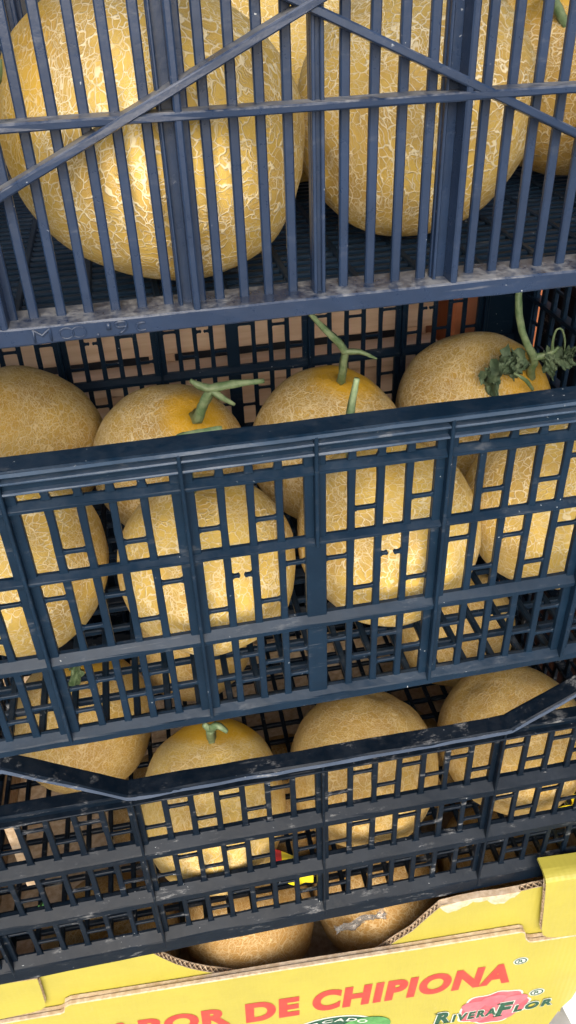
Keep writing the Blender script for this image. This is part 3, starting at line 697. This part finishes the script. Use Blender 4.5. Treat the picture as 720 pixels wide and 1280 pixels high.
s = stalk('B4', [(0.3300, 0.2920, -0.4330), (0.3199, 0.277, -0.4125), (0.3154, 0.266, -0.3940), (0.2990, 0.260, -0.3690), (0.2870, 0.260, -0.3400), (0.2848, 0.265, -0.3086), (0.2900, 0.27, -0.275)], (.0062, .0062, .0062, .0052, .0045, .0043, .0040), 9)
sub_world("vine_piece", tube("vine_piece", [(0.3140, 0.265, -0.3925), (0.3240, 0.261, -0.3900), (0.3333, 0.259, -0.3860), (0.3390, 0.257, -0.3790)], (.0052, .0046, .0036, .0022), M_STEM, 8, 10), s)
sub_world("tendril", tube("tendril", [(0.3340, 0.259, -0.3860), (0.3300, 0.256, -0.3730), (0.3310, 0.255, -0.3580), (0.3380, 0.255, -0.3580), (0.3440, 0.255, -0.3720), (0.3455, 0.254, -0.3860)], (.0022, .0018, .0017, .0017, .0016, .0012), M_STEM, 7, 11), s)
sub_world("vine_piece", tube("vine_piece", [(0.3180, 0.262, -0.4330), (0.3020, 0.252, -0.4140), (0.2850, 0.250, -0.4020)], (.0022, .0026, .0016), M_STEM, 7, 12), s)
for i, (c_, ax, ay, lx, ly, am) in enumerate((((0.2720, 0.2560, -0.4020), (0.7, -.15, .55), (-.3, -.5, .8), 0.022, 0.014, 0.012), ((0.2640, 0.2560, -0.4180), (0.25, -.1, -1), (1, -.2, .2), 0.020, 0.011, 0.010),
                                             ((0.2900, 0.2580, -0.3980), (1, -.1, .25), (0, -.6, .8), 0.014, 0.010, 0.009), ((0.2770, 0.2500, -0.3930), (0.6, .2, .7), (.6, -.6, -.3), 0.014, 0.010, 0.009), ((0.3000, 0.262, -0.4080), (0.8, .1, .5), (.2, -.7, .6), 0.013, 0.007, 0.006))):
    sub_world("leaf", leaf("leaf", c_, ax, ay, lx, ly, M_LEAF, am, i + 1), s)
for i, (c_, ax, ay, lx, ly) in enumerate((((0.3420, 0.2520, -0.3960), (0.8, -.1, -.35), (.3, -.4, .85), 0.019, 0.012), ((0.3310, 0.2530, -0.4020), (0.3, -.1, -.9), (1, -.3, .2), 0.015, 0.010), ((0.3520, 0.2540, -0.3880), (0.6, 0, .5), (.3, -.6, -.6), 0.010, 0.007))):
    sub_world("leaf", leaf("leaf", c_, ax, ay, lx, ly, M_LEAF, 0.008, i + 11), s)
s = stalk('C2', [(-0.1060, 0.1500, -0.8000), (-0.1075, 0.1180, -0.7720), (-0.1085, 0.0980, -0.7420), (-0.1078, 0.0880, -0.7180)], (.0070, .0062, .0058, .0062), 13)
sub_world("vine_piece", tube("vine_piece", [(-0.1140, 0.087, -0.7060), (-0.1075, 0.0865, -0.7140), (-0.1000, 0.082, -0.7060), (-0.0895, 0.076, -0.7130)], (.0035, .0060, .0055, .0028), M_STEM, 8, 14), s)
stalk('D4', [(0.2750, 0.262, -0.0300), (0.2480, 0.250, -0.0290), (0.2600, 0.2490, -0.0380), (0.2735, 0.2490, -0.0480), (0.2885, 0.2470, -0.0680), (0.2960, 0.2470, -0.0795)], (.0058, .0056, .0056, .0056, .0052, .0040), 15)
stalk('D1', [(-0.1850, 0.118, -0.062), (-0.2010, 0.116, -0.0555), (-0.2060, 0.115, -0.0535)], (.0100, .0095, .0060), 16)
# peeling price label on the melon with the golden crown
V, F = [], []; n = 14
for i in range(n + 1):
    for j in range(5):
        t = i / n; v = j / 4; th = -0.9 + 2.3 * t
        V.append((-0.0530 + 0.046 * t, 0.0300 - 0.009 * math.sin(th * 1.2), -0.8930 - 0.068 * v * (0.75 + .25 * math.sin(math.pi * min(1, t * 1.3))) - 0.012 * t))
for i in range(n):
    for j in range(4): a = i * 5 + j; F.append([a, a + 1, a + 6, a + 5])
fm = [1 if (i < 3 and j < 3) else 0 for i in range(n) for j in range(4)]
lb = child_world("price_label", mesh("price_label", V, F, M_LABELY, smooth=True, mats=[M_LABELY, M_LABELR], fm=fm), mel['C2'])
lb['label'] = "yellow and red paper label curling off the melon"

# ------------------------------------------------------------------ yellow cardboard box
TH = math.radians(-3.25)
bx = thing("cardboard_box", "yellow cardboard fruit box with red lettering and torn corrugated top edges", "box", (-0.05, -0.0125, -1.42), TH)
BASE[bx.name] = (0, 0, -0.33)       # children are given in panel coordinates: u along the front, n into the box, v up from its top edge
FY = [M_YELLOW, M_KRAFT]
front = [(-0.455, -0.33), (-0.455, -0.0235), (-0.3734, -0.0225), (-0.2975, -0.0215), (-0.2925, -0.0185), (-0.2895, -0.0060), (-0.2817, -0.0010), (-0.14, -0.0002), (0.0, 0.0), (0.16, -0.0012), (0.3170, -0.0008), (0.3225, -0.0050), (0.3265, -0.0220), (0.3320, -0.0310), (0.3383, -0.0335), (0.40, -0.0350), (0.4340, -0.0355), (0.4345, -0.19), (0.4290, -0.232), (0.4150, -0.262), (0.4080, -0.297), (0.4000, -0.33)]
put("front_panel", prism("front_panel", front, 0.0, 0.0052, M_YELLOW, 0.0012, mats=FY), bx)
put("lining_panel", prism("lining_panel", [(u, v - 0.0016 + 0.0012 * math.sin(u * 61)) for u, v in front], 0.0064, 0.0112, M_KRAFT, 0.0010), bx)
def corrugated(name, outline, flutes, n0, t, parent, side=1):
    """two liners with a real fluted core along the given stretches of edge"""
    lt = 0.0011
    a = put(name, prism(name, outline, n0, n0 + lt, M_YELLOW, 0, mats=FY), parent)
    def sub(nm, me): o = bpy.data.objects.new(nm, me); COL.objects.link(o); o.parent = a
    sub("back_liner", prism("back_liner", outline, n0 + t - lt, n0 + t, M_KRAFT))
    for path in flutes:
        V, F = [], []; P = []
        for i in range(len(path) - 1):
            p, q = Vector(path[i]), Vector(path[i + 1]); k = max(2, int((q - p).length / 0.0012))
            for j in range(k): P.append((p.lerp(q, j / k), (q - p).normalized()))
        for i, (p, d) in enumerate(P):
            inn = Vector((d.y, -d.x)) * side
            ph = i * 0.0012 / 0.0078 * 2 * math.pi
            y = n0 + t / 2 + (t / 2 - lt - 0.0004) * math.sin(ph); e = 0.0006 * mn.noise(Vector((i * .3, 0, n0 * 99)))
            for q in (p - inn * (0.0004 + e), p + inn * 0.016): V += [(q.x, y - .0004, q.y), (q.x, y + .0004, q.y)]
        for i in range(len(P) - 1):
            b = i * 4
            for x, y in ((0, 1), (1, 3), (3, 2), (2, 0)): F.append([b + x, b + y, b + 4 + y, b + 4 + x])
        sub("fluted_core", mesh("fluted_core", V, F, M_KRAFT))
    return a
dL = [(-0.1676, 0.0700), (-0.1597, 0.0572), (-0.1430, 0.0340), (-0.1239, 0.0144), (-0.1040, -0.0005), (-0.0844, -0.0115), (-0.066, -0.024)]
dR = [(0.112, -0.030), (0.1278, -0.0168), (0.1480, 0.0040), (0.1675, 0.0217), (0.1860, 0.0500), (0.2035, 0.0752)]
dT = [(0.3020, 0.0800), (0.3240, 0.0838), (0.3400, 0.0850)]
inner = [(-0.452, -0.30), (-0.452, 0.062), (-0.33, 0.0655)] + dL + dR + [(0.2250, 0.0790), (0.2538, 0.0815), (0.2800, 0.0795)] + dT + [(0.430, 0.086), (0.430, -0.22), (0.40, -0.30)]
corrugated("inner_panel", inner, [dL, dR, dT], 0.0125, 0.0085, bx)
# strip where the printed liner has been ripped off
r2 = random.Random(3); topl = [(0.2010, 0.0735), (0.2250, 0.0795), (0.2538, 0.0820), (0.2800, 0.0800), (0.3080, 0.0812)]
low = [(0.3080 - i * 0.1010 / 16, (0.070 if i < 3 else 0.066 - 0.008 * math.sin(i * .55)) + r2.uniform(-.0035, .0035)) for i in range(17)]
low = low[1:-1] + [(0.2060, 0.064)]
put("torn_strip", prism("torn_strip", topl + low, 0.0112, 0.0208, M_KRAFT, 0.0008), bx)
# corner tabs
tl = [(-0.455, 0.0720), (-0.3080, 0.0690), (-0.3090, 0.0420), (-0.3112, 0.0060), (-0.3135, -0.0040), (-0.3190, -0.0095), (-0.3300, -0.0125), (-0.3734, -0.0175), (-0.455, -0.0190)]
corrugated("corner_tab", tl, [[(-0.3080, 0.0690), (-0.3090, 0.0420), (-0.3112, 0.0060)]], 0.0035, 0.0075, bx)
tr = [(0.3316, 0.1150), (0.3345, 0.0930), (0.3400, 0.0400), (0.3440, 0.0000), (0.3480, -0.0150), (0.3560, -0.0240), (0.3700, -0.0285), (0.4345, -0.0325), (0.4345, 0.1120)]
corrugated("corner_tab", tr, [[(0.3345, 0.0930), (0.3400, 0.0400), (0.3445, 0.0020)]], -0.0010, 0.0080, bx, -1)
fold = [(-0.0010 + 0.0150 * (1 - math.cos(t)), 0.1145 + 0.0090 * math.sin(t)) for t in [i * math.pi / 2 / 6 for i in range(7)]]
sec = fold + [(0.0300, 0.1235), (0.0300, 0.1195)] + [(y + 0.0035 if y < 0.012 else y, z - 0.0040) for y, z in reversed(fold)]
put("tab_fold", sweep("tab_fold", [(0.3318, 0), (0.4340, -0.0015)], sec, M_YELLOW, 0.0004, 31), bx)
put("side_lining", boxm("side_panel", 0.4250, 0.4330, 0.022, 0.56, 0.0, 0.38, M_KRAFT), bx, (0, 0, -0.33))
put("side_lining", boxm("side_panel", -0.4550, -0.4470, 0.022, 0.56, 0.0, 0.38, M_KRAFT), bx, (0, 0, -0.33))
put("side_panel", boxm("side_panel", 0.4332, 0.4362, 0.022, 0.56, 0.0, 0.38, M_YELLOW), bx, (0, 0, -0.33))
put("side_panel", boxm("side_panel", -0.4582, -0.4552, 0.022, 0.56, 0.0, 0.38, M_YELLOW), bx, (0, 0, -0.33))
put("back_panel", boxm("back_panel", -0.4465, 0.4245, 0.552, 0.560, 0.0, 0.38, M_KRAFT), bx, (0, 0, -0.33))
put("base_panel", boxm("base_panel", -0.4465, 0.4245, 0.024, 0.551, 0.150, 0.158, M_KRAFT), bx, (0, 0, -0.33))

# printing on the front panel
def ink(name, me, lift): return put(name, me, bx, (0, -lift, 0))
for wd, x0, x1, z0_, z1_, sl in (("SABOR", -0.2790, -0.0850, -0.1200, -0.0690, -0.0070), ("DE", -0.0640, 0.0125, -0.1325, -0.0765, -0.0020), ("CHIPIONA", 0.0300, 0.3175, -0.1335, -0.0740, -0.0075)):
    ink("lettering", lay_text(text_mesh(wd, 1.0, 0.056, 0, 0.10 if wd == "CHIPIONA" else 0.04, M_RED, 8, 1.12), x0, x1, z0_, z1_, sl), 0.0006)
def disc(cx, cz, rx, rz, mat, lift, n=28, wob=None):
    V = [(cx, 0, cz)]; F = []
    for i in range(n):
        th = 2 * math.pi * i / n; k = 1 if wob is None else wob(th)
        V.append((cx + rx * k * math.cos(th), 0, cz + rz * k * math.sin(th)))
    for i in range(n): F.append([0, 1 + i, 1 + (i + 1) % n])
    return ink("print_patch", fixn(mesh("print_patch", V, F, mat)), lift)
def ring(cx, cz, rx, rz, k, mat, lift, n=28):
    V = []; F = []
    for i in range(n):
        th = 2 * math.pi * i / n
        for q in (1, k): V.append((cx + rx * q * math.cos(th), 0, cz + rz * q * math.sin(th)))
    for i in range(n): a, b = 2 * i, 2 * ((i + 1) % n); F.append([a, b, b + 1, a + 1])
    return ink("print_ring", fixn(mesh("print_ring", V, F, mat)), lift)
for cx, cz, r_ in ((0.3265, -0.0815, 0.0095), (0.3660, -0.1880, 0.0105)):
    disc(cx, cz, r_ * 1.15, r_ * 1.05, M_WHITE, 0.0004); ring(cx, cz, r_ * .95, r_ * .85, .80, M_GREENINK, 0.0008)
    ink("lettering", lay_text(text_mesh("R", 1.0, 0.01, 0, 0, M_GREENINK), cx - r_ * .38, cx + r_ * .42, cz - r_ * .45, cz + r_ * .45), 0.0008)
# pink flower
wob = lambda th: 0.92 + 0.14 * abs(math.cos(2.5 * th + .4)) + 0.05 * math.sin(9 * th)
disc(0.3030, -0.2150, 0.0510, 0.0470, M_WHITE, 0.0003, 60, lambda th: wob(th) * 1.07)
disc(0.3030, -0.2150, 0.0510, 0.0470, M_PINK, 0.0006, 60, wob)
for px_, pz_ in ((0.27, -0.20), (0.30, -0.19), (0.335, -0.20), (0.28, -0.235), (0.325, -0.24)):
    disc(px_, pz_, 0.018, 0.017, simple("pink_petal_print", (0.48, 0.14, 0.17), (0.44, 0.09, 0.12), 50, .45, 0), 0.0008 + px_ * .0006, 24, lambda th: 1 + .1 * math.sin(3 * th))
def logo_word(t, x0, x1, za, zb, sl, sh=0.1):
    ink("lettering", lay_text(text_mesh(t, 1.0, 0.062, 0, sh, M_WHITE, 4, 1.25), x0 - .002, x1 + .002, za - .002, zb + .002, sl), 0.0012)
    ink("lettering", lay_text(text_mesh(t, 1.0, 0.045, 0, sh, M_GREENINK, 4, 1.3), x0, x1, za, zb, sl), 0.0016)
logo_word("R", 0.2130, 0.2360, -0.2370, -0.2020, 0.0, 0.15)
logo_word("IVERA", 0.2400, 0.3080, -0.2390, -0.2160, 0.0010)
logo_word("F", 0.3080, 0.3330, -0.2450, -0.2030, 0.0, 0.15)
logo_word("LOR", 0.3360, 0.3960, -0.2410, -0.2190, 0.0050)
# small slab serifs on the capital R and F
for x, z, l in ((0.214, -0.2366, .013), (0.229, -0.2366, .012), (0.214, -0.2035, .010), (0.308, -0.2446, .014), (0.310, -0.2045, .010)):
    V = [(x - .003, 0, z - .0012), (x + l - .003, 0, z - .0012), (x + l - .003, 0, z + .0012), (x - .003, 0, z + .0012)]
    ink("print_patch", fixn(mesh("print_patch", V, [[0, 1, 2, 3]], M_GREENINK)), 0.0019)
# green market emblem at the bottom edge, mostly out of the frame
disc(0.0550, -0.2150, 0.0760, 0.0580, M_WHITE, 0.0003, 40); disc(0.0550, -0.2150, 0.0720, 0.0545, M_GREENINK, 0.0006, 40)
disc(0.0550, -0.2250, 0.0520, 0.0420, M_YELLOW, 0.0009, 40); disc(0.105, -0.205, 0.040, 0.030, M_FRESH, 0.0012, 30)
me = text_mesh("MERCADO", 1.0, 0.02, 0, 0, M_WHITE, 3, 1.15); a, b, c_, d_ = bounds(me)
for v in me.vertices:
    u = (v.co.x - a) / (b - a); t = (v.co.y - c_) / (d_ - c_); th = math.radians(148 - 116 * u); rx, rz = 0.0555 + .013 * t, 0.0430 + .009 * t
    v.co = Vector((0.0550 + rx * math.cos(th), 0, -0.2150 + rz * math.sin(th))) * S
ink("lettering", me, 0.0015)

# ------------------------------------------------------------------ scraps
def crumple(name, c, r, flat, mat, seed, n=22, rough=0.5):
    V, F = [], []
    for j in range(n + 1):
        for i in range(n):
            ph, th = math.pi * j / n, 2 * math.pi * i / n
            d = Vector((math.sin(ph) * math.cos(th), math.sin(ph) * math.sin(th), math.cos(ph)))
            k = 1 + rough * (mn.noise(d * 1.6 + Vector((seed, 0, 0))) + 0.7 * abs(mn.noise(d * 3.7 + Vector((0, seed, 0)))) + .3 * abs(mn.noise(d * 8)))
            V.append((c[0] + d.x * r[0] * k, c[1] + d.y * r[1] * k, c[2] + d.z * r[2] * k))
    for j in range(n):
        for i in range(n): F.append([j * n + i, (j + 1) * n + i, (j + 1) * n + (i + 1) % n, j * n + (i + 1) % n])
    return fixn(mesh(name, V, F, mat))
tag(put("film_scrap", leaf("film_scrap", (0.060, 0.030, -1.098), (1, 0, .25), (0, -.35, .9), 0.036, 0.020, M_FILM, 0.005, 43, 18)), "crumpled scrap of clear film behind the yellow box's front edge", "plastic film")
tag(put("plastic_bag", crumple("plastic_bag", (0, 0, 0.05), (0.10, 0.10, 0.055), None, M_BAG, 5), loc=(0.500, 0.02, -1.405)), "crumpled white plastic bag on the ground beside the yellow box", "plastic bag")
tag(put("leaf_scrap", leaf("leaf_scrap", (0.455, -0.035, -1.31), (.3, -.3, .9), (1, -.3, -.1), 0.05, 0.03, M_FRESH, 0.008, 44)), "dark green leaf standing at the box's right corner", "leaf")
tag(put("leaf_scrap", leaf("leaf_scrap", (-0.2283, 0.065, -0.570), (.2, -.3, .9), (1, -.4, .2), 0.026, 0.010, M_STEM, 0.006, 45)), "pale green leaf scrap between melons low at the left of the middle crate", "leaf")
tag(put("leaf_scrap", leaf("leaf_scrap", (-0.3344, 0.060, -0.955), (.1, -.2, .95), (1, -.3, 0), 0.030, 0.012, M_FRESH, 0.006, 46)), "bright green leaf scrap at the lower left inside the bottom crate", "leaf")
tag(put("paper_sheet", leaf("paper_sheet", (0.350, 0.048, -0.972), (.9, -.1, .2), (0, -.35, .9), 0.045, 0.045, M_LABELY, 0.010, 47)), "crumpled yellow paper at the right end inside the bottom crate", "paper")
o = put("card_strip", boxm("card_strip", -0.006, 0.006, 0, 0.008, 0, 0.12, M_KRAFT), loc=(-0.338, 0.05, -0.89)); tag(o, "upright kraft card strip at the left inside the bottom crate", "cardboard")

# ------------------------------------------------------------------ behind the stack
wc = thing("wooden_crate", "raw pine crate of wide planks standing behind the middle plastic crate", "crate", (-0.15, 0.62, -0.655))
BASE[wc.name] = (0, 0, 0); wc_b = Vector((-0.15, 0.62, -0.655)); BASE[wc.name] = tuple(wc_b)
for za, zb, y, d in ((-0.300, -0.405, .640, .014), (-0.4085, -0.5045, .640, .014), (-0.520, -0.552, .612, .040), (-0.562, -0.640, .640, .014)):
    put("plank", sweep("plank", [(-0.62, 0), (0.335, 0)], rect(0, d, zb - za, 0, 0.002), M_WOOD, 0.0012, za * 77), wc, (0, y, za))
for x in (-0.60, -0.10, 0.31): put("post", boxm("post", -0.02, 0.02, 0.656, 0.69, 0, 0.365, M_WOOD, .002), wc, (x, 0, -0.655))
bn = thing("added_dark_bin", "added dark bin under the wooden crate, there to darken the view behind the stack", "bin", (-0.15, 0.62, -1.42))  # invented dark filler so the gaps behind the bottom crate stay black
put("bin_body", boxm("bin_body", -0.62, 0.335, 0.625, 0.84, 0, 0.745, M_LOW, .004), bn, (0, 0, -1.42))
put("bin_rim", boxm("bin_rim", -0.63, 0.345, 0.615, 0.85, 0, 0.020, M_LOW, .003), bn, (0, 0, -0.6755))
oc = put("cardboard_box", boxm("cardboard_box", 0.36, 0.515, 0.62, 0.84, 0, 1.10, M_ORANGE, .004), loc=(0, 0, -1.42))
tag(oc, "orange cardboard box standing behind the right corner of the middle crate", "box")
bn = thing("added_dark_bin", "dark plastic bin standing to the right of the stack, glimpsed through the crate's end", "bin", (0.75, 0.5, -1.42))  # invented dark filler covering the bright background beyond the crate sides
put("bin_body", boxm("bin_body", 0.565, 0.95, 0.16, 0.84, 0, 0.95, M_LOW, .004), bn, (0, 0, -1.42))
put("bin_rim", boxm("bin_rim", 0.555, 0.96, 0.15, 0.85, 0, 0.020, M_LOW, .003), bn, (0, 0, -0.470))
